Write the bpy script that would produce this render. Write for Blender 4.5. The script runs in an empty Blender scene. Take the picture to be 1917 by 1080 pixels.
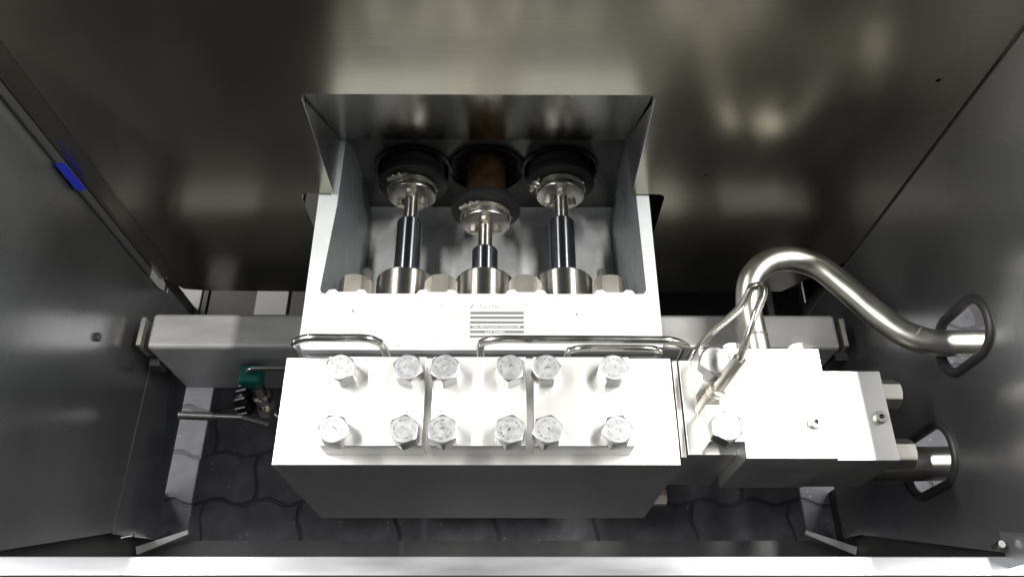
import bpy, bmesh, math, random
from mathutils import Vector, Matrix, Quaternion
random.seed(7)
R = math.radians
scene = bpy.context.scene
col = scene.collection

# ------------------------------------------------------------------ camera
def make_camera():
    f, p, y, r = 1491.7, .488450887, -.0128686283, -.0135518771
    fw = Vector((0, math.sin(p), -math.cos(p))); rt = Vector((1, 0, 0)); dn = fw.cross(rt)
    Zm = Matrix.Rotation(y, 3, 'Z')
    fw, rt, dn = Zm @ fw, Zm @ rt, Zm @ dn
    c, s = math.cos(r), math.sin(r)
    rt, dn = c*rt + s*dn, -s*rt + c*dn
    cd = bpy.data.cameras.new('camera'); cd.sensor_width = 36; cd.lens = f*36/1917
    cd.clip_start = .02; cd.clip_end = 60
    co = bpy.data.objects.new('camera', cd); col.objects.link(co)
    M = Matrix((rt, -dn, -fw)).transposed().to_4x4(); M.translation = Vector((0, 0, 1.65))
    co.matrix_world = M
    scene.camera = co
make_camera()

# ------------------------------------------------------------------ world, lamps, exposure
w = bpy.data.worlds.new('World'); scene.world = w; w.use_nodes = True
bg = w.node_tree.nodes['Background']
bg.inputs[0].default_value = (.95, .98, 1, 1); bg.inputs[1].default_value = .07
def strip_lamp(x, y0, y1, z, power, width=.12):
    ld = bpy.data.lights.new('hall_strip_lamp', 'AREA'); ld.shape = 'RECTANGLE'
    ld.size = width; ld.size_y = y1-y0; ld.energy = power; ld.color = (1, .97, .92)
    lo = bpy.data.objects.new('hall_strip_lamp', ld); col.objects.link(lo)
    lo.location = (x, (y0+y1)/2, z)
    lo.rotation_euler = (0, math.atan2(x, z-.4), 0)
strip_lamp(-1.55, -.2, 1.7, 2.6, 108)
strip_lamp(1.4, -.2, 1.7, 2.6, 112)
scene.view_settings.view_transform = 'Standard'; scene.view_settings.look = 'None'
scene.view_settings.exposure = 0; scene.view_settings.gamma = 1
scene.cycles.max_bounces = 10; scene.cycles.glossy_bounces = 6; scene.cycles.sample_clamp_indirect = 6

# ------------------------------------------------------------------ materials
def mat(name, base, metallic=0., rough=.5, noise=0., nscale=20., stretch=(1, 1, 1), bump=0., bscale=200., rvar=0., coat=0., c2=None, aniso=0., taxis='Z', detail=6, grain=0):
    m = bpy.data.materials.new(name); m.use_nodes = True
    nt = m.node_tree; N = nt.nodes; L = nt.links; b = N['Principled BSDF']
    b.inputs['Metallic'].default_value = metallic; b.inputs['Roughness'].default_value = rough
    b.inputs['Coat Weight'].default_value = coat; b.inputs['Coat Roughness'].default_value = .15
    b.inputs['Anisotropic'].default_value = aniso
    if aniso:
        tn = N.new('ShaderNodeTangent'); tn.direction_type = 'RADIAL'; tn.axis = taxis
        L.new(tn.outputs[0], b.inputs['Tangent']); b.inputs['Anisotropic Rotation'].default_value = .25
    tc = N.new('ShaderNodeTexCoord'); mp = N.new('ShaderNodeMapping'); L.new(tc.outputs['Object'], mp.inputs[0])
    mp.inputs['Scale'].default_value = stretch
    n = N.new('ShaderNodeTexNoise'); n.inputs['Scale'].default_value = nscale; n.inputs['Detail'].default_value = detail
    L.new(mp.outputs[0], n.inputs[0])
    cr = N.new('ShaderNodeMix'); cr.data_type = 'RGBA'
    k = 1-noise
    c2 = c2 or tuple(k*v for v in base)
    cr.inputs[6].default_value = (*c2, 1); cr.inputs[7].default_value = (*base, 1)
    mr = N.new('ShaderNodeMapRange'); mr.inputs[1].default_value = .35; mr.inputs[2].default_value = .65
    L.new(n.outputs[0], mr.inputs[0]); L.new(mr.outputs[0], cr.inputs[0]); L.new(cr.outputs[2], b.inputs['Base Color'])
    if grain:      # fine brushing lines across the sheet
        mg = N.new('ShaderNodeMapping'); mg.inputs['Scale'].default_value = (5, 5, 420); L.new(tc.outputs['Object'], mg.inputs[0])
        ng = N.new('ShaderNodeTexNoise'); ng.inputs['Scale'].default_value = 1.6; ng.inputs['Detail'].default_value = 4; L.new(mg.outputs[0], ng.inputs[0])
        gm = N.new('ShaderNodeMapRange'); gm.inputs[1].default_value = .3; gm.inputs[2].default_value = .7; gm.inputs[3].default_value = 1-grain; gm.inputs[4].default_value = 1
        L.new(ng.outputs[0], gm.inputs[0])
        vm = N.new('ShaderNodeVectorMath'); vm.operation = 'SCALE'; L.new(cr.outputs[2], vm.inputs[0]); L.new(gm.outputs[0], vm.inputs['Scale'])
        L.new(vm.outputs[0], b.inputs['Base Color'])
    if rvar:
        m2 = N.new('ShaderNodeMapRange'); m2.inputs[3].default_value = rough-rvar; m2.inputs[4].default_value = rough+rvar
        L.new(mr.outputs[0], m2.inputs[0]); L.new(m2.outputs[0], b.inputs['Roughness'])
    if bump:
        n2 = N.new('ShaderNodeTexNoise'); n2.inputs['Scale'].default_value = bscale; n2.inputs['Detail'].default_value = 5
        L.new(mp.outputs[0], n2.inputs[0])
        bp = N.new('ShaderNodeBump'); bp.inputs['Strength'].default_value = 1; bp.inputs['Distance'].default_value = bump
        L.new(n2.outputs[0], bp.inputs['Height']); L.new(bp.outputs[0], b.inputs['Normal'])
    return m
M = {}
M['panelX'] = mat('cabinet_sheet', (.41, .39, .325), .97, .215, .12, 3, (1, 1, 1), 0, 500, .035, aniso=.3, detail=2, grain=.12)
M['panelS'] = mat('cabinet_sheet_side', (.48, .49, .515), .94, .28, .18, 3, (1, 1, 1), 0, 420, .05, aniso=.3, detail=2, grain=.12)
M['recess'] = mat('recess_sheet', (.42, .41, .38), 1, .16, .1, 8, (6, 1, 1), .00005, 600, .03)
M['sill'] = mat('sill_steel', (.34, .35, .37), .8, .38, .06, 4, (1, 5, 5), .00004, 500, .08)
M['block'] = mat('machined_block', (.80, .80, .79), 1, .41, .05, 9, (1, 1, 1), .00003, 900, .03)
M['blockd'] = mat('machined_flange', (.62, .61, .59), .85, .33, .1, 14, (1, 3, 1), .00003, 900, .06)
M['bolt'] = mat('bolt_steel', (.45, .455, .46), .95, .36, .08, 90, (1, 1, 1), .00003, 300, .05)
M['face'] = mat('stamped_bolt_face', (.40, .41, .425), .95, .46, .05, 110, (1, 1, 1), .00005, 160, .05)
M['nut'] = mat('nut_steel', (.72, .69, .62), .9, .3, .06, 30, (1, 1, 1), 0, 800, .02)
M['turned'] = mat('turned_steel', (.62, .60, .56), 1, .26, .12, 60, (.5, 9, .5), .00002, 600, .04)
M['turnY'] = mat('turned_steel_along', (.62, .60, .56), 1, .36, .10, 60, (.5, 9, .5), 0, 600, .03, aniso=.97, taxis='Y')
M['turnX'] = mat('turned_steel_across', (.62, .60, .56), 1, .40, .10, 60, (9, .5, .5), 0, 600, .03, aniso=.9, taxis='X')
M['pipe'] = mat('brushed_pipe', (.56, .55, .51), 1, .32, .1, 30, (1, 1, 1), .00003, 500, .04)
M['tube'] = mat('polished_tube', (.68, .67, .64), 1, .2, .08, 30, (1, 1, 1), .00002, 400, .04)
M['chrome'] = mat('plunger_ceramic', (.25, .265, .30), 1, .32, .1, 30, (3, .4, 3), 0, 100, .02, aniso=.98, taxis='Y')
M['cast'] = mat('cast_paint', (.49, .53, .54), 0, .42, .1, 16, (1, 1, 1), .0012, 70, .1, .15)
M['cavityd'] = mat('cavity_wall_dark', (.15, .17, .18), 0, .35, .2, 14, (1, 1, 1), .001, 70, .1, .2)
M['floorp'] = mat('cavity_floor_paint', (.78, .80, .81), 0, .3, .3, 16, (1, 1, 1), .003, 45, .1, .3)
M['castd'] = mat('cavity_back_dark', (.075, .08, .075), 0, .3, .3, 12, (1, 1, 1), .001, 60, .1, .2)  # dark grey base colour for the cavity back wall
M['beam'] = mat('beam_steel', (.68, .68, .69), .55, .42, .12, 10, (1, 4, 4), .00004, 500, .05)
M['rubber'] = mat('black_rubber', (.018, .018, .02), 0, .5, .3, 30, (1, 1, 1), .0001, 300)
M['rubberg'] = mat('glossy_rubber', (.012, .012, .014), 0, .25, .3, 30)
M['brown'] = mat('oily_shaft', (.11, .065, .035), .6, .3, .5, 35, (1, 1, 1), .0001, 200, .1)
M['teal'] = mat('teal_plastic', (.0, .16, .13), 0, .35, .2, 60)
M['blue'] = mat('blue_tape', (.008, .02, .40), 0, .45, .15, 80, (1, 1, 1), .0001, 400)
M['strut'] = mat('painted_strut', (.20, .20, .20), .3, .5, .1, 12)
M['strip'] = mat('dull_strip', (.10, .10, .105), .5, .5, .1, 12)
M['dark'] = mat('dark_interior', (.03, .03, .03), 0, .6, .3, 15)
M['darksteel'] = mat('dark_steel', (.12, .12, .125), .8, .4, .2, 20)
M['plate'] = mat('nameplate_metal', (.80, .80, .79), .4, .4, .04, 20)
M['print'] = mat('grey_print', (.12, .12, .12), 0, .5, .1, 200)
M['faint'] = mat('faint_print', (.30, .30, .30), 0, .5, .1, 200)
def floor_mat(name, base, c2, speck=True, bd=.002):
    m = mat(name, base, 0, .62, 0, 22, (1, 1, 1), 0, 90, .12, 0, c2)
    nt = m.node_tree; N = nt.nodes; L = nt.links; b = N['Principled BSDF']
    tc = N.new('ShaderNodeTexCoord'); geo = N.new('ShaderNodeNewGeometry')
    n = N.new('ShaderNodeTexNoise'); n.inputs['Scale'].default_value = 90; n.inputs['Detail'].default_value = 8; n.inputs['Roughness'].default_value = .65
    L.new(geo.outputs['Position'], n.inputs[0])
    n3 = N.new('ShaderNodeTexNoise'); n3.inputs['Scale'].default_value = 14; n3.inputs['Detail'].default_value = 3
    L.new(geo.outputs['Position'], n3.inputs[0])
    ad = N.new('ShaderNodeMath'); ad.operation = 'ADD'; L.new(n.outputs[0], ad.inputs[0]); L.new(n3.outputs[0], ad.inputs[1])
    bp = N.new('ShaderNodeBump'); bp.inputs['Strength'].default_value = 1; bp.inputs['Distance'].default_value = bd
    L.new(ad.outputs[0], bp.inputs['Height']); L.new(bp.outputs[0], b.inputs['Normal'])
    if speck:
        v = N.new('ShaderNodeTexVoronoi'); v.inputs['Scale'].default_value = 75; L.new(geo.outputs['Position'], v.inputs['Vector'])
        lt = N.new('ShaderNodeMath'); lt.operation = 'LESS_THAN'; lt.inputs[1].default_value = .11; L.new(v.outputs['Distance'], lt.inputs[0])
        sp = N.new('ShaderNodeSeparateColor'); L.new(v.outputs['Color'], sp.inputs[0])
        g = N.new('ShaderNodeMath'); g.operation = 'GREATER_THAN'; g.inputs[1].default_value = .72; L.new(sp.outputs[0], g.inputs[0])
        mu = N.new('ShaderNodeMath'); mu.operation = 'MULTIPLY'; L.new(lt.outputs[0], mu.inputs[0]); L.new(g.outputs[0], mu.inputs[1])
        mx = N.new('ShaderNodeMix'); mx.data_type = 'RGBA'; old = b.inputs['Base Color'].links[0].from_socket
        L.new(mu.outputs[0], mx.inputs[0]); L.new(old, mx.inputs[6]); mx.inputs[7].default_value = (.45, .45, .46, 1)
        L.new(mx.outputs[2], b.inputs['Base Color'])
    return m
M['paver'] = floor_mat('dark_concrete_paver', (.13, .135, .16), (.06, .062, .075))
M['joint'] = floor_mat('joint_sand', (.075, .072, .075), (.03, .03, .033), False)

# ------------------------------------------------------------------ geometry helpers
class G:
    def __init__(s): s.bm = bmesh.new()
    def box(s, x0, x1, y0, y1, z0, z1, mtx=None):
        vs = [s.bm.verts.new((x, y, z)) for z in (z0, z1) for y in (y0, y1) for x in (x0, x1)]
        for f in ((0, 2, 3, 1), (4, 5, 7, 6), (0, 1, 5, 4), (2, 6, 7, 3), (0, 4, 6, 2), (1, 3, 7, 5)):
            s.bm.faces.new([vs[i] for i in f])
        if mtx: bmesh.ops.transform(s.bm, matrix=mtx, verts=vs)
        return s
    def prism(s, pts, a, b, axis='Z'):
        def P(u, v, t): return {'Z': (u, v, t), 'Y': (u, t, v), 'X': (t, u, v)}[axis]
        lo = [s.bm.verts.new(P(u, v, a)) for u, v in pts]; hi = [s.bm.verts.new(P(u, v, b)) for u, v in pts]
        n = len(pts)
        s.bm.faces.new(lo[::-1]); s.bm.faces.new(hi)
        for i in range(n): s.bm.faces.new((lo[i], lo[(i+1) % n], hi[(i+1) % n], hi[i]))
        return s
    def lathe(s, prof, origin, axis, seg=40, rot=0, caps=True):
        """prof: list of (radius, distance along axis)"""
        q = Vector((0, 0, 1)).rotation_difference(Vector(axis).normalized()); o = Vector(origin); rings = []
        for r, t in prof:
            rings.append([s.bm.verts.new(o + q @ Vector((r*math.cos(rot+2*math.pi*i/seg), r*math.sin(rot+2*math.pi*i/seg), t))) for i in range(seg)])
        for a, b in zip(rings, rings[1:]):
            for i in range(seg): s.bm.faces.new((a[i], a[(i+1) % seg], b[(i+1) % seg], b[i]))
        if caps: s.bm.faces.new(rings[0][::-1]); s.bm.faces.new(rings[-1])
        return s
    def tube(s, pts, r, seg=16, sub=8, closed=False, rf=None):
        P = catmull([Vector(p) for p in pts], sub, closed); n = len(P); rings = []; up = None
        for i, p in enumerate(P):
            t = (P[(i+1) % n]-P[i-1]) if closed else (P[min(i+1, n-1)]-P[max(i-1, 0)])
            t.normalize()
            if up is None:
                up = t.orthogonal().normalized()
            up = (up - t*up.dot(t)).normalized(); sd = t.cross(up)
            rr = rf(i, n) if rf else r
            rings.append([s.bm.verts.new(p + rr*(math.cos(2*math.pi*k/seg)*up + math.sin(2*math.pi*k/seg)*sd)) for k in range(seg)])
        pr = list(zip(rings, rings[1:])) + ([(rings[-1], rings[0])] if closed else [])
        for a, b in pr:
            for k in range(seg): s.bm.faces.new((a[k], a[(k+1) % seg], b[(k+1) % seg], b[k]))
        if not closed: s.bm.faces.new(rings[0][::-1]); s.bm.faces.new(rings[-1])
        return s
    def mesh(s, name, m, angle=35):
        bmesh.ops.recalc_face_normals(s.bm, faces=s.bm.faces)
        me = bpy.data.meshes.new(name); s.bm.to_mesh(me); s.bm.free()
        for p in me.polygons: p.use_smooth = True
        me.set_sharp_from_angle(angle=R(angle)); me.materials.append(m)
        return me
    def obj(s, name, m, parent=None, bevel=0, seg=2, angle=35):
        return link(name, s.mesh(name, m, angle), parent, bevel, seg)
def catmull(P, sub, closed=False):
    if len(P) == 2 or sub <= 1: return P
    n = len(P); out = []
    for i in range(n if closed else n-1):
        p0 = P[(i-1) % n] if closed or i else P[0]*2-P[1]
        p1 = P[i]; p2 = P[(i+1) % n]
        p3 = P[(i+2) % n] if closed or i < n-2 else P[-1]*2-P[-2]
        for k in range(sub):
            t = k/sub
            out.append(.5*((2*p1)+(p2-p0)*t+(2*p0-5*p1+4*p2-p3)*t*t+(-p0+3*p1-3*p2+p3)*t**3))
    if not closed: out.append(P[-1])
    return out
def link(name, me, parent=None, bevel=0, seg=2):
    o = bpy.data.objects.new(name, me); col.objects.link(o)
    if parent:
        o.parent = parent
        q = parent; off = Vector((0, 0, 0))
        while q: off += q.location; q = q.parent
        o.location = -off          # meshes are modelled in world coordinates
    if bevel:
        b = o.modifiers.new('bevel', 'BEVEL'); b.width = bevel; b.segments = seg; b.limit_method = 'ANGLE'; b.angle_limit = R(40); b.harden_normals = True
    return o
def sheet(outline, holes, a, b, axis, name, m, parent=None, bevel=0):
    """flat plate with holes: 2D curve filled and extruded, turned into a mesh"""
    cu = bpy.data.curves.new('tmp', 'CURVE'); cu.dimensions = '2D'; cu.fill_mode = 'BOTH'; cu.extrude = abs(b-a)/2
    for pts in [outline]+holes:
        sp = cu.splines.new('POLY'); sp.points.add(len(pts)-1); sp.use_cyclic_u = True
        for i, (u, v) in enumerate(pts): sp.points[i].co = (u, v, 0, 1)
    t = bpy.data.objects.new('tmp', cu); col.objects.link(t)
    bpy.context.view_layer.update()
    me = bpy.data.meshes.new_from_object(t.evaluated_get(bpy.context.evaluated_depsgraph_get()))
    bpy.data.objects.remove(t); bpy.data.curves.remove(cu)
    g = G(); g.bm.from_mesh(me); bpy.data.meshes.remove(me)
    bmesh.ops.remove_doubles(g.bm, verts=g.bm.verts, dist=1e-5)
    c = (a+b)/2
    for v in g.bm.verts:
        u, vv, t_ = v.co; v.co = {'Z': (u, vv, c+t_), 'Y': (u, c+t_, vv), 'X': (c+t_, u, vv)}[axis]
    return g.obj(name, m, parent, bevel)
def rr(x0, x1, y0, y1, r, n=6):
    out = []
    for cx, cy, a in ((x1-r, y1-r, 0), (x0+r, y1-r, 90), (x0+r, y0+r, 180), (x1-r, y0+r, 270)):
        for i in range(n+1): t = R(a+90*i/n); out.append((cx+r*math.cos(t), cy+r*math.sin(t)))
    return out
def circ(cx, cy, r, n=40): return [(cx+r*math.cos(2*math.pi*i/n), cy+r*math.sin(2*math.pi*i/n)) for i in range(n)]
def thing(name, loc, label, cat, group=None):
    o = bpy.data.objects.new(name, None); col.objects.link(o); o.location = loc; o.empty_display_size = .03
    return tag(o, label, cat, group)
def tag(o, label=None, cat=None, group=None, kind=None):
    if label: o['label'] = label
    if cat: o['category'] = cat
    if group: o['group'] = group
    if kind: o['kind'] = kind
    return o
def text(name, body, x, y, z, size, m, parent, ext=.0003):
    cu = bpy.data.curves.new('tmp', 'FONT'); cu.body = body; cu.size = size; cu.extrude = ext
    t = bpy.data.objects.new('tmp', cu); col.objects.link(t); bpy.context.view_layer.update()
    me = bpy.data.meshes.new_from_object(t.evaluated_get(bpy.context.evaluated_depsgraph_get()))
    bpy.data.objects.remove(t); bpy.data.curves.remove(cu)
    for v in me.vertices: v.co = Vector((x, y, z)) + v.co
    me.materials.clear(); me.materials.append(m); me.name = name
    return link(name, me, parent)
HEX = [(1.0, 0)]
def hexprism(g, origin, axis, rc, h, rot=0, chamfer=.12, both=False):
    """hexagon bar with a turned chamfer: hexagon corners pulled in towards the circle at the end"""
    q = Vector((0, 0, 1)).rotation_difference(Vector(axis).normalized()); o = Vector(origin)
    n = 48; rin = rc*.866; rings = []
    def hexr(a):
        a = (a-rot) % (math.pi/3); return rin/math.cos(a-math.pi/6)
    cr = rin*.97
    levels = [(0, 0), (h, 1), (h, 2)]
    prof = []
    for i in range(n):
        a = 2*math.pi*i/n+0; r = hexr(a)
        dz = (r-cr)*.55
        prof.append((a, r, dz))
    b0 = [g.bm.verts.new(o+q@Vector((r*math.cos(a), r*math.sin(a), dz if both else 0))) for a, r, dz in prof]
    b1 = [g.bm.verts.new(o+q@Vector((r*math.cos(a), r*math.sin(a), h-dz))) for a, r, dz in prof]
    b2 = [g.bm.verts.new(o+q@Vector((cr*math.cos(a), cr*math.sin(a), h))) for a, r, dz in prof]
    for A, B in ((b0, b1), (b1, b2)):
        for i in range(n): g.bm.faces.new((A[i], A[(i+1) % n], B[(i+1) % n], B[i]))
    g.bm.faces.new(b2)
    if both:
        b3 = [g.bm.verts.new(o+q@Vector((cr*math.cos(a), cr*math.sin(a), 0))) for a, r, dz in prof]
        for i in range(n): g.bm.faces.new((b3[i], b3[(i+1) % n], b0[(i+1) % n], b0[i]))
        g.bm.faces.new(b3[::-1])
    else: g.bm.faces.new(b0[::-1])
    return g

# ------------------------------------------------------------------ ground of interlocking pavers
gr = G().box(-6, 6, -6, 8, -.5, -.0035).obj('ground', M['joint']); tag(gr, kind='structure')
def paver_mesh(seed):
    rnd = random.Random(seed)
    L_, W_ = .198, .098; pts = []
    def wave(t): return .007*math.sin(4*math.pi*t)
    n = 16
    for i in range(n): t = i/n; pts.append((-L_/2+L_*t, -W_/2+wave(t)))
    for i in range(n//2): t = i/(n//2); pts.append((L_/2+wave(t/2)*.8, -W_/2+W_*t))
    for i in range(n): t = 1-i/n; pts.append((-L_/2+L_*t, W_/2+wave(t)))
    for i in range(n//2): t = 1-i/(n//2); pts.append((-L_/2+wave(t/2)*.8, -W_/2+W_*t))
    pts = [(x+rnd.uniform(-.001, .001), y+rnd.uniform(-.001, .001)) for x, y in pts]
    return G().prism([(x*.985, y*.97) for x, y in pts], -.055, 0).mesh('paver', M['paver'])
pm = [paver_mesh(i) for i in range(4)]
for j in range(-1, 13):
    for i in range(-5, 6):
        x = i*.2+(.1 if j % 2 else 0)-.02; y = j*.1+.03
        o = bpy.data.objects.new('paver', pm[(i*3+j*5) % 4]); col.objects.link(o); o.parent = gr
        o.location = (x, y, random.uniform(-.002, .001)); o.rotation_euler = (random.uniform(-.008, .008), random.uniform(-.008, .008), random.uniform(-.006, .006))
        bv = o.modifiers.new('b', 'BEVEL'); bv.width = .0025; bv.segments = 1; bv.limit_method = 'ANGLE'; bv.angle_limit = R(60)
def debris(name, x, y, r, m): pass

# ------------------------------------------------------------------ cabinet
XL, XR, YW, ZT, ZB = -.676, .637, .745, .995, 1.0
cab = thing('steel_cabinet', (0, .45, 0), 'open brushed stainless steel cabinet whose back and side panels enclose the whole machine', 'cabinet')
def arc(cx, cy, r, a0, a1, n=5): return [(cx+r*math.cos(R(a0+(a1-a0)*i/n)), cy+r*math.sin(R(a0+(a1-a0)*i/n))) for i in range(n+1)]
bo = [(XL+.004, ZB), (XL+.004, .30), (-.645, .243), (-.60, .236), (-.337, .232)]
bo += arc(-.325, .564, .012, 180, 90, 4)+[(-.284, .576), (-.280, .812), (.200, .812), (.204, .576)]+arc(.246, .564, .012, 90, 0, 4)
bo += [(.258, .232), (.55, .238), (XR-.002, .358), (XR-.002, ZB)]
holes = [circ(.576, .843, .0035, 12), circ(.312, .630, .0025, 12)]
back = sheet(bo, holes, YW, YW+.002, 'Y', 'back_panel', M['panelX'], cab)
# sloping recess plate behind the opening, and its two cheeks
g = G(); rp = [(-.281, .7465, .812), (.201, .7465, .812), (.207, .856, .576), (-.281, .856, .576)]
v0 = [g.bm.verts.new(p) for p in rp]; v1 = [g.bm.verts.new(Vector(p)+Vector((0, .0015, .0015))) for p in rp]
g.bm.faces.new(v0); g.bm.faces.new(v1[::-1])
for i in range(4): g.bm.faces.new((v0[i], v0[(i+1) % 4], v1[(i+1) % 4], v1[i]))
g.obj('recess_plate', M['recess'], cab)
for x in (-.2835, .2025):
    G().prism([(.743, .806), (.743, .577), (.857, .577)], x, x+.0012, 'X').obj('recess_cheek', M['panelS'], cab)
# side panels
frontL = [(.285, .19), (.191, .543), (.172, .62), (.172, ZT)]
sheet([(YW-.008, .245), (.272, .245)]+frontL[1:]+[(YW-.008, ZT)], [], XL-.002, XL, 'X', 'side_panel', M['panelS'], cab)
g = G(); g.prism([(.272, 0), (.74, 0), (.74, 1), (.272, 1)], 0, 1, 'Z')
def skirt(x0, x1, s):
    g = G(); p = [(x0, .745, .243), (x0, .270, .243), (x1, .291, .078), (x1, .745, .078)]
    a = [g.bm.verts.new(q) for q in p]; b = [g.bm.verts.new(Vector(q)+Vector((s*.002, 0, 0))) for q in p]
    g.bm.faces.new(a); g.bm.faces.new(b[::-1])
    for i in range(4): g.bm.faces.new((a[i], a[(i+1) % 4], b[(i+1) % 4], b[i]))
    return g.obj('lower_flange', M['panelS'], cab)
skirt(XL+.001, XL+.006, -1)
hole1 = rr(.423, .503, .573, .705, .038, 8); hole2 = rr(.290, .378, .392, .545, .042, 8)
sheet([(YW-.004, .103), (.290, .103), (.282, .178), (.176, .611), (.172, ZT), (YW-.004, ZT)], [hole1, hole2], XR, XR+.002, 'X', 'side_panel', M['panelS'], cab)
for hl in (hole1, hole2):
    G().tube([(XR+.001, u, v) for u, v in hl], .0072, 12, 2, True).obj('rubber_edging', M['rubber'], cab)
# pale corner strip beside the left corner with its flared foot
G().box(-.674, -.670, .7225, .7365, .335, ZT).obj('corner_strip', M['strip'], cab)
G().prism([(.7225, .3348), (.722, .290), (.728, .268), (.742, .27), (.752, .30), (.742, .3348)], -.6735, -.6705, 'X').obj('strip_foot', M['beam'], cab)
# front panel with its bright folded top edge
G().box(-.72, .72, .1505, .1745, .585, .600).obj('front_sill', M['sill'], cab, .0015)
G().box(-.72, .72, .152, .154, .08, .584).obj('front_panel', M['darksteel'], cab)
G().box(-.70, .66, .262, .292, .062, .066).obj('floor_rail', M['darksteel'], cab)
for s, x in ((1, -.66), (-1, .625)):
    G().prism([(x-.035*s, .262), (x+.055*s, .300), (x+.052*s, .307), (x-.04*s, .276)], .085, .09).obj('gusset', M['beam'], cab)
# rails under the back panel
for x0, x1, z in ((-.735, -.668, .10), (-.549, -.478, .10), (.56, .575, .12)):
    G().box(x0, x1, .66, 1.25, z-.02, z).obj('floor_strut', M['strut'], cab, .002)
G().box(-.665, -.655, .66, 1.25, .02, .098).obj('floor_strut', M['dark'], cab)  # dark bar fills the black gap beside the left strut
G().box(XR+.026, XR+.030, .10, .27, .322, .58).obj('gap_shade_backing', M['dark'], cab)  # dark sheet stands in for the darkness outside the right front wedge
for x, zt_ in ((XL-.03, .56), (XR+.03, .32)):
    G().box(x-.002, x+.002, .10, .40, .0, zt_).obj('gap_shade_backing', M['dark'], cab)  # dark sheets added outside the side panels, hiding the lit pavers there
for x0, x1 in ((XL-.03, XL-.001), (XR+.003, XR+.03)):
    G().box(x0, x1, YW+.003, YW+.03, .0, 1.1).obj('gap_shade_backing', M['dark'], cab)  # dark strips added behind the rear corners so their gaps stay black
G().box(-.655, .54, .70, 1.4, .02, .09).obj('rear_shade_fill', M['dark'], cab)  # dark box added to keep the space under the back panel black
hb = G(); hexprism(hb, (XL, .545, .451), (1, 0, 0), .0075, .006); hb.obj('panel_bolt', M['darksteel'], cab)
hb = G().lathe([(.003, 0), (.003, .012), (.0045, .012), (.0045, .02)], (.622, .186, .600), (0, 0, 1), 12); hb.obj('stud', M['turned'], cab)
hb = G().lathe([(.003, 0), (.003, .02)], (-.655, .262, .25), (1, .2, 0), 12); hb.obj('stud', M['turned'], cab)
G().prism([(.16, .60), (.205, .60), (.19, .66), (.16, .66)], .6345, .6365, 'X').obj('corner_bracket', M['sill'], cab)
g = G().prism([(-.672, .738), (-.638, .7435), (-.638, .7447), (-.672, .7447)], .30, 1.0, 'Z'); g.obj('corner_fold', M['panelX'], cab)
# blue tape
tp = G().prism([(.7155, .694), (.7325, .671), (.7325, .603), (.7155, .623)], -.6698, -.6693, 'X').obj('tape_piece', M['blue'])
tag(tp, 'short piece of bright blue tape stuck on the pale strip in the left rear corner', 'tape')

# ------------------------------------------------------------------ cross beam
bm_ = thing('cross_beam', (0, .6, .158), 'wide grey steel box beam crossing the cabinet behind the machine', 'beam')
G().box(-.636, .591, .566, .634, .158, .360).obj('beam_body', M['beam'], bm_, .008, 3)
for x in (-.655, .606):
    G().box(x-.004, x+.004, .575, .630, .300, .352).obj('end_plate', M['nut'], bm_, .001)
G().box(-.657, -.637, .560, .578, .26, .292).obj('end_bracket', M['darksteel'], bm_, .002)
G().box(.593, .618, .560, .578, .27, .322).obj('end_bracket', M['darksteel'], bm_, .002)

# ------------------------------------------------------------------ cast housing
hs = thing('plunger_housing', (-.038, .68, .2), 'pale grey cast housing with an open cavity holding the three plungers', 'casting')
ZR = .570
PX = [-.174, -.039, .097]; NX = [-.2455, -.107, .029, .1645]; ZA = .445
inner = [(-.288, .575)]
def bump(x0, x1): return [(x0, .565), (x0+.004, .571), (x0+.014, .5725), (x0+.019, .568), (x1-.019, .568), (x1-.014, .5725), (x1-.004, .571), (x1, .565)]
inner = [(-.2865, .572), (-.283, .5655)]
for nx in NX:
    inner += bump(nx-.032, nx+.032)
inner += [(.209, .5655), (.2135, .572), (.211, .73), (.208, .957), (-.274, .957), (-.276, .73)]
outer = rr(-.308, .232, .471, .96, .012, 4)
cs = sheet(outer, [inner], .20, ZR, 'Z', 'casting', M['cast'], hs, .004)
cs.data.materials.append(M['cavityd'])
for p in cs.data.polygons:           # inner faces of the cavity take a darker base colour
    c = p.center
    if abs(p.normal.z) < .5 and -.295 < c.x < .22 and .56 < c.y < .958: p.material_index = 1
G().box(-.29, .216, .64, .90, .27, .285).obj('cavity_floor', M['floorp'], hs)
G().prism([(.8945, .2855), (.866, .2855), (.876, .288), (.885, .294), (.891, .303), (.8945, .314)], -.287, .215, 'X').obj('cavity_fillet', M['floorp'], hs)
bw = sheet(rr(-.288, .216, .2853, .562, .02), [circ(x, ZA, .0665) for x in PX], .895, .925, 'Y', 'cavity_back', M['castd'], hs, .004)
G().box(-.288, .216, .9652, .99, .2, .56).obj('crankcase_wall', M['dark'], hs)
G().box(-.36, .70, .750, 1.5, .872, .884).obj('rear_light_blocker', M['dark'], cab)  # added unseen dark box, keeps lamp light out of the space behind the panel
G().box(-.36, -.345, .965, 1.5, .02, .871).obj('rear_light_blocker', M['dark'], cab)
G().box(-.355, -.342, .750, .964, .60, .871).obj('rear_light_blocker', M['dark'], cab)
G().box(.688, .70, .750, 1.5, .02, .871).obj('rear_light_blocker', M['dark'], cab)
G().box(-.344, .687, 1.48, 1.5, .02, .871).obj('rear_light_blocker', M['dark'], cab)
for x in PX:
    G().lathe([(.0665, 0), (.0715, .001), (.0715, .006), (.0665, .007), (.0665, 0)], (x, .894, ZA), (0, -1, 0), 48, caps=False).obj('seal_ring', M['rubberg'], hs)
    G().lathe([(.0495, 0), (.0495, .083), (.046, .0875), (.030, .0875), (.030, .08)], (x, .569, ZA), (0, 1, 0), 64).obj('packing_cylinder', M['turnY'], hs)
    for a in (200, 340):
        pass
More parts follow.
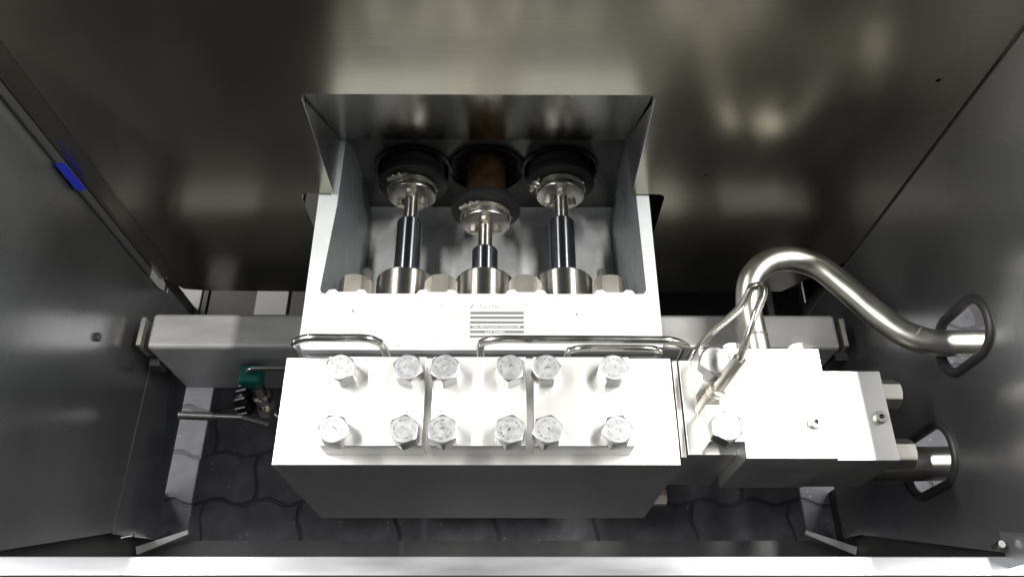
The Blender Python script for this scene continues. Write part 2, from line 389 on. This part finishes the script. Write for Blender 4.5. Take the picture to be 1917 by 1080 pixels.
for x in NX:
    g = G(); hexprism(g, (x, .5735, .512), (0, 1, 0), .0265, .045, rot=0, both=True)
    g.obj('stud_nut', M['nut'], hs, angle=14)
    g = G(); hexprism(g, (x, .5735, .372), (0, 1, 0), .0265, .045, rot=0, both=True); g.obj('stud_nut', M['nut'], hs, angle=14)
for x in (-.237, .160):
    G().lathe([(.008, 0), (.008, .03), (.006, .033)], (x, .63, .47), (0, 1, 0), 16).obj('dowel', M['nut'], hs)
for x in NX+PX:
    G().lathe([(.014, 0), (.014, .03)], (x, .4412, .512 if x in NX else .445), (0, 1, 0), 20).obj('tie_stud', M['turned'], hs)
# nameplate
npl = G().box(-.1045, .0315, .480, .548, ZR, ZR+.0012).obj('nameplate', M['plate'], hs, .0003, 1)
zt = ZR+.0013
for i in range(6):
    y = .5335-i*.0078
    G().box(-.0555, .0252, y-.0046, y, zt, zt+.0003).obj('data_bar', M['print'], npl)
text('lettering', 'Tetra Pak', -.0425, .5395, zt, .0078, M['print'], npl, .0002)
for i, t in enumerate(['Machine Type', 'Drawing Spec.', 'Machine No.', 'Manufacturer']):
    text('lettering', t, -.098, .5295-i*.0078, zt, .0058, M['faint'], npl, .0002)
text('lettering', 'Year of manufacture', -.083, .4838, zt, .0052, M['faint'], npl, .0002)
text('lettering', 'Tetra Pak Processing Components AB', -.052, .5335-3*.0078-.0038, zt+.0004, .0046, M['plate'], npl, .0001)
text('lettering', 'Lund, Sweden', -.033, .5335-4*.0078-.0038, zt+.0004, .0052, M['plate'], npl, .0001)
g = G().prism([(-.0565, .5385), (-.0515, .5465), (-.0508, .5445), (-.0545, .5388)], zt, zt+.0003)
g.prism([(-.0535, .5398), (-.0508, .5402), (-.0488, .5395)], zt, zt+.0003); g.obj('emblem', M['print'], npl)
for x, y in ((-.1015, .5445), (.0285, .5455), (-.1015, .484), (.0285, .484)):
    G().lathe([(.0016, 0), (.0016, .0008), (.0009, .0013)], (x, y, zt-.0002), (0, 0, 1), 10).obj('rivet', M['nut'], npl)
# small chips in the paint
for x, y, q in ((-.233, .535, .003), (.105, .530, .003), (.106, .518, .0015), (-.11, .476, .0014), (-.16, .478, .002)):
    G().prism([(x-q*.4, y-q), (x+q*.3, y-q*.5), (x+q*.4, y+q), (x-q*.1, y+q*.6)], ZR+.0002, ZR+.0006).obj('paint_chip', M['print'], hs)

# ------------------------------------------------------------------ plungers
def plunger(x, yd, name_label, clamp_ang, idx):
    """yd: front face of the clamp disc"""
    t = thing('plunger', (x, yd, ZA), name_label, 'plunger', 'plungers side by side in the cavity')
    yp = yd-.053                        # end of the dark plunger
    G().lathe([(.0225, 0), (.0225, yp-.61-.004), (.0195, yp-.61)], (x, .61, ZA), (0, 1, 0), 48).obj('piston', M['chrome'], t)
    G().lathe([(.0125, 0), (.0125, yd-yp+.012)], (x, yp-.0005, ZA), (0, 1, 0), 32).obj('rod', M['turnY'], t)
    G().lathe([(.018, -.004), (.043, 0), (.044, .002), (.044, .019), (.0405, .021), (.0405, .024)], (x, yd, ZA), (0, 1, 0), 56).obj('clamp_disc', M['turned'], t)
    for a in (90, 210, 330):
        cx, cz = x+.024*math.cos(R(a)), ZA+.024*math.sin(R(a))
        g = G(); hexprism(g, (cx, yd-.0015, cz), (0, -1, 0), .0085, .009, rot=.3); g.obj('disc_bolt', M['nut'], t)
    # rubber slinger disc
    G().lathe([(.040, 0), (.058, .001), (.0625, .004), (.0625, .014), (.060, .018), (.040, .02)], (x, yd+.022, ZA), (0, 1, 0), 56).obj('rubber_disc', M['rubber'], t)
    G().lathe([(.036, 0), (.036, .96-yd-.042)], (x, yd+.0415, ZA), (0, 1, 0), 40).obj('crosshead_rod', M['brown'], t)
    if idx != 1:
        G().lathe([(.050, 0), (.0575, .003), (.0575, .018), (.050, .022), (.050, .03), (.0590, .034), (.0590, .05)], (x, yd+.0425, ZA), (0, 1, 0), 56).obj('rubber_boot', M['rubber'], t)
    else:
        G().lathe([(.037, .93), (.056, .915), (.060, .902), (.0655, .902), (.0655, .955)], (x, 0, ZA), (0, 1, 0), 56, caps=False).obj('rubber_boot', M['rubber'], t)
    # hose clamp
    g = G(); g.lathe([(.0442, 0), (.0452, 0), (.0452, .008), (.0442, .008), (.0442, 0)], (x, yd+.0105, ZA), (0, 1, 0), 48, caps=False)
    hc = g.obj('hose_clamp', M['nut'], t)
    a = R(clamp_ang); c = Vector((x+.0505*math.cos(a), yd+.013, ZA+.0505*math.sin(a))); tg = Vector((-math.sin(a), 0, math.cos(a)))
    if clamp_ang > 170: tg = -tg
    g = G()
    g.lathe([(.0022, 0), (.0022, .038)], c-tg*.022, tg, 12)
    g.lathe([(.0042, 0), (.0042, .012)], c+tg*.006, tg, 8)
    g.lathe([(.0046, 0), (.0046, .004)], c-tg*.008, tg, 6)
    for k in (-.010, .002): g.tube([c+tg*k+Vector((0, -.003, 0))-.004*Vector((math.cos(a), 0, math.sin(a))), c+tg*k+.006*Vector((math.cos(a), 0, math.sin(a))), c+tg*(k+.006)+.004*Vector((math.cos(a), 0, math.sin(a)))], .0016, 8, 4)
    g.obj('clamp_screw', M['nut'], hc)
    g = G()
    for k in (30, 36, 42, 49, 0):
        b = R(k); g.lathe([(.0018, 0), (.0018, .003)], (x+.045*math.cos(b), yd+.014, ZA+.045*math.sin(b)), (math.cos(b), 0, math.sin(b)), 8)
    g.obj('band_teeth', M['bolt'], hc)
plunger(PX[0], .828, 'left plunger, pushed fully back, hose clamp screw slanting on top of its disc', 118, 0)
plunger(PX[1], .770, 'middle plunger standing further forward with its brown shaft showing behind the rubber disc', 125, 1)
plunger(PX[2], .830, 'right plunger, pushed back, hose clamp screw on the left side of its disc', 160, 2)

# ------------------------------------------------------------------ pump block
pb = thing('pump_block', (-.04, .365, .286), 'massive bright machined pump block under three bolted cover plates', 'pump block')
G().box(-.311, .231, .288, .442, .286, .610).obj('block_body', M['block'], pb, .0015)
cover = [(-.241, -.1095), (-.0995, .0255), (.0355, .165)]
bx = [(-.220, -.131), (-.082, .004), (.052, .141)]
def bolt(x, y, z, parent, rot, rc=.0205, h=.0245, m='bolt'):
    g = G(); hexprism(g, (x, y, z), (0, 0, 1), rc, h, rot=rot)
    o = g.obj('bolt', M[m], parent, angle=14)
    g = G(); rnd = random.Random(int(x*9999+y*777))
    r = rc*.866*.68
    for k in range(11):
        a = rot+k*.52+rnd.uniform(-.1, .1)
        if rnd.random() < .25: continue
        mt = Matrix.Translation((x+r*math.cos(a), y+r*math.sin(a), z+h)) @ Matrix.Rotation(a+math.pi/2, 4, 'Z')
        l = rnd.uniform(.0009, .0022)
        g.box(-l, l, -.0007, .0007, -.0002, .0005, mt)
    for k in range(3):
        mt = Matrix.Translation((x+rnd.uniform(-.004, .004), y+rnd.uniform(-.003, .003), z+h)) @ Matrix.Rotation(rnd.uniform(0, 3), 4, 'Z')
        g.box(-.002, .002, -.0007, .0007, -.0002, .0005, mt)
    g.obj('head_marking', M['bolt'], o)
    o.data.materials.append(M['face'])
    for p in o.data.polygons:
        if p.normal.z > .99: p.material_index = 1
    return o
labs = ['left cover plate', 'middle cover plate', 'right cover plate']
for k, (x0, x1) in enumerate(cover):
    c = G().box(x0, x1, .302, .4265, .6102, .650).obj('cover_plate', M['block'], pb, .0008)
    for i, x in enumerate(bx[k]):
        for y in (.401, .3165):
            bolt(x, y, .6502, c, random.uniform(0, 1.05))
G().box(-.300, .222, .4425, .4700, .30, .556).obj('gap_shade_plate', M['darksteel'], pb, .001)  # added dark plate, stands in for shade between block and casting
g = G(); hexprism(g, (.2312, .300, .385), (1, 0, 0), .014, .02); g.obj('drain_plug', M['nut'], pb)

# ------------------------------------------------------------------ valve block
vb = thing('valve_block', (.4, .36, .45), 'bright stepped valve block bolted to the right end of the pump block', 'valve block')
G().box(.2335, .2405, .300, .440, .40, .606).obj('flange_plate', M['blockd'], vb, .001)
G().prism([(.262, .308), (.262, .3585), (.282, .3585), (.282, .388), (.262, .388), (.262, .439), (.4265, .439), (.4265, .286), (.307, .286), (.307, .308)], .6085, .650).obj('valve_body', M['block'], vb, .001)
G().box(.2425, .307, .303, .4392, .45, .608).obj('valve_base', M['block'], vb, .0008)
G().box(.3073, .4262, .2863, .4388, .50, .608).obj('valve_base', M['block'], vb, .0008)
G().box(.2605, .2640, .304, .4385, .6082, .6120).obj('joint_line', M['blockd'], vb)
G().box(.4268, .5105, .2875, .412, .50, .636).obj('side_body', M['block'], vb, .001)
for x, y, r_ in ((.2775, .413, .25), (.281, .322, .55)): bolt(x, y, .6502, vb, r_, .0215, .022, 'bolt')
for x in (.316, .409):
    g = G(); hexprism(g, (x, .4393, .628), (0, 1, 0), .017, .012, rot=.5); g.obj('rear_nut', M['nut'], vb, angle=14)
for x, y, z in ((.402, .333, .6502), (.496, .345, .6362)):
    g = G(); g.lathe([(.0085, 0), (.0085, .0055), (.0075, .007), (.0035, .007), (.0035, .003)], (x, y, z), (0, 0, 1), 24)
    s_ = g.obj('socket_screw', M['turned'], vb)
    G().lathe([(.0034, 0), (.0034, .0006)], (x, y, z+.0033), (0, 0, 1), 6).obj('socket', M['dark'], s_)
for y in (.397, .311):
    g = G(); hexprism(g, (.5107, y, .585), (1, 0, 0), .0215, .042, rot=math.pi/6+.1); g.obj('hex_plug', M['nut'], vb, angle=14)

# sensor probe with braided cable
sn = thing('sensor_probe', (.284, .376, .61), 'slim steel sensor probe slanting out of the valve block notch, braided cable at its top', 'sensor')
a0 = Vector((.2695, .3655, .604)); a1 = Vector((.300, .402, .704)); ax = (a1-a0).normalized(); Ln = (a1-a0).length
G().lathe([(.0118, 0), (.0118, .036), (.0108, .0375)], a0, ax, 32).obj('probe_base', M['nut'], sn)
G().lathe([(.0120, .0378), (.0134, .039), (.0134, .0425), (.0122, .0435), (.0122, .045), (.0134, .046), (.0134, .0495), (.0100, .051)], a0, ax, 32).obj('probe_collar', M['nut'], sn)
G().lathe([(.0088, .0513), (.0088, Ln-.001), (.0084, Ln), (.0066, Ln), (.0066, Ln-.008)], a0, ax, 32).obj('probe_tube', M['nut'], sn)
G().lathe([(.0050, 0), (.0050, .010)], a0+ax*.030+Vector((.0085, -.003, 0)), (1, -.3, -.1), 20).obj('grub_screw', M['nut'], sn)
hp = [(.2985, .400, .697), (.300, .404, .712), (.306, .422, .730), (.316, .447, .742), (.328, .472, .745), (.329, .486, .742), (.319, .489, .732), (.315, .480, .705), (.304, .476, .67), (.290, .472, .635), (.275, .461, .60), (.27, .458, .54), (.27, .458, .50)]
def ridge(i, n): return .0045+.0011*(1 if i % 4 < 2 else -1)
G().tube(hp, .0046, 12, 36, rf=ridge).obj('braided_cable', M['tube'], sn)

# ------------------------------------------------------------------ pipes
pp = thing('outlet_pipe', (.45, .55, .56), 'thick curved steel pipe arching from the valve block out through the upper side hole', 'pipe')
path = [(.374, .4395, .555), (.373, .480, .560), (.369, .514, .566), (.366, .548, .575), (.372, .582, .585), (.397, .607, .590), (.434, .616, .590), (.475, .603, .590), (.510, .565, .592), (.542, .520, .598), (.574, .483, .606), (.607, .465, .614), (.648, .461, .620), (.74, .461, .624)]
G().tube(path, .019, 32, 8).obj('pipe_bend', M['pipe'], pp)
G().lathe([(.0192, 0), (.0200, .001), (.0192, .0025)], (.3715, .497, .5628), (-.05, 1, .15), 32, caps=False).obj('weld_seam', M['nut'], pp)
G().lathe([(.0192, 0), (.0198, .001), (.0192, .0025)], (.5865, .475, .609), (1, -.75, .3), 32, caps=False).obj('weld_seam', M['nut'], pp)
ip = thing('inlet_pipe', (.58, .335, .47), 'straight thick steel pipe leaving through the lower side hole below the valve block', 'pipe')
G().lathe([(.0255, 0), (.0255, .34)], (.44, .326, .470), (1, .02, 0), 40).obj('pipe_tube', M['turnX'], ip)
for (lab, pts, r_) in (
    ('short looped tube standing up behind the left cover plate', [(-.297, .455, .50), (-.297, .455, .618), (-.290, .455, .637), (-.272, .455, .6475), (-.23, .455, .6475), (-.198, .455, .647), (-.182, .455, .637), (-.174, .455, .612), (-.174, .455, .50)], .0058),
    ('long looped tube running behind the middle and right cover plates to the valve block', [(-.038, .459, .50), (-.038, .459, .607), (-.032, .459, .627), (-.012, .459, .6355), (.03, .459, .636), (.20, .459, .634), (.234, .459, .6295), (.252, .459, .614), (.256, .459, .595), (.256, .459, .50)], .0058),
    ('shorter looped tube under the long one behind the right cover plate', [(.085, .452, .50), (.086, .452, .600), (.092, .452, .614), (.108, .452, .622), (.14, .452, .6225), (.196, .452, .6215), (.212, .452, .614), (.219, .452, .600), (.219, .452, .50)], .005)):
    o = G().tube(pts, r_, 16, 8).obj('bent_tube', M['tube']); tag(o, lab, 'tube', 'bent tubes behind the pump block')

# ------------------------------------------------------------------ drain valve and loose handle
dv = thing('drain_valve', (-.465, .54, .2), 'small valve with teal cap and black wheel in front of the cross beam', 'valve')
G().box(-.489, -.449, .526, .562, .262, .298).obj('teal_cap', M['teal'], dv, .006, 3)
g = G(); g.lathe([(.013, 0), (.013, .03), (.017, .031), (.017, .045), (.010, .046), (.010, .07)], (-.462, .535, .262), (.05, -.35, -1), 24); g.obj('valve_stem', M['turned'], dv)
g = G(); hexprism(g, (-.458, .515, .205), (0, -.5, -1), .018, .018); g.obj('stem_nut', M['nut'], dv)
g = G(); g.lathe([(.012, 0), (.025, .003), (.028, .008), (.028, .022), (.022, .027), (.01, .028)], (-.507, .520, .215), (1, .15, .25), 20); g.obj('hand_wheel', M['rubberg'], dv)
g = G()
for k in range(10):
    a = k*.63; g.lathe([(.004, 0), (.004, .02)], (-.504, .520+.028*math.cos(a), .217+.028*math.sin(a)), (1, .15, .25), 8)
g.obj('wheel_grip', M['rubberg'], dv)
G().tube([(-.470, .545, .29), (-.470, .545, .304), (-.460, .546, .311), (-.44, .547, .312), (-.28, .547, .312)], .0048, 12, 8).obj('drain_tube', M['tube'], dv)
G().tube([(-.44, .50, .20), (-.425, .49, .205), (-.415, .50, .215), (-.42, .515, .22)], .003, 8, 6).obj('wire_loop', M['nut'], dv)
lv = thing('lever_rod', (-.52, .46, .26), 'thin straight steel lever rod lying across the gap left of the pump block', 'lever')
G().lathe([(.0078, 0), (.0078, .062), (.0055, .064), (.0055, .115)], (-.592, .474, .268), (1, -.03, -.02), 20).obj('lever_grip', M['tube'], lv)
G().lathe([(.0058, 0), (.0058, .050)], (-.4785, .4705, .2657), (1, -.25, -.15), 20).obj('lever_end', M['tube'], lv)
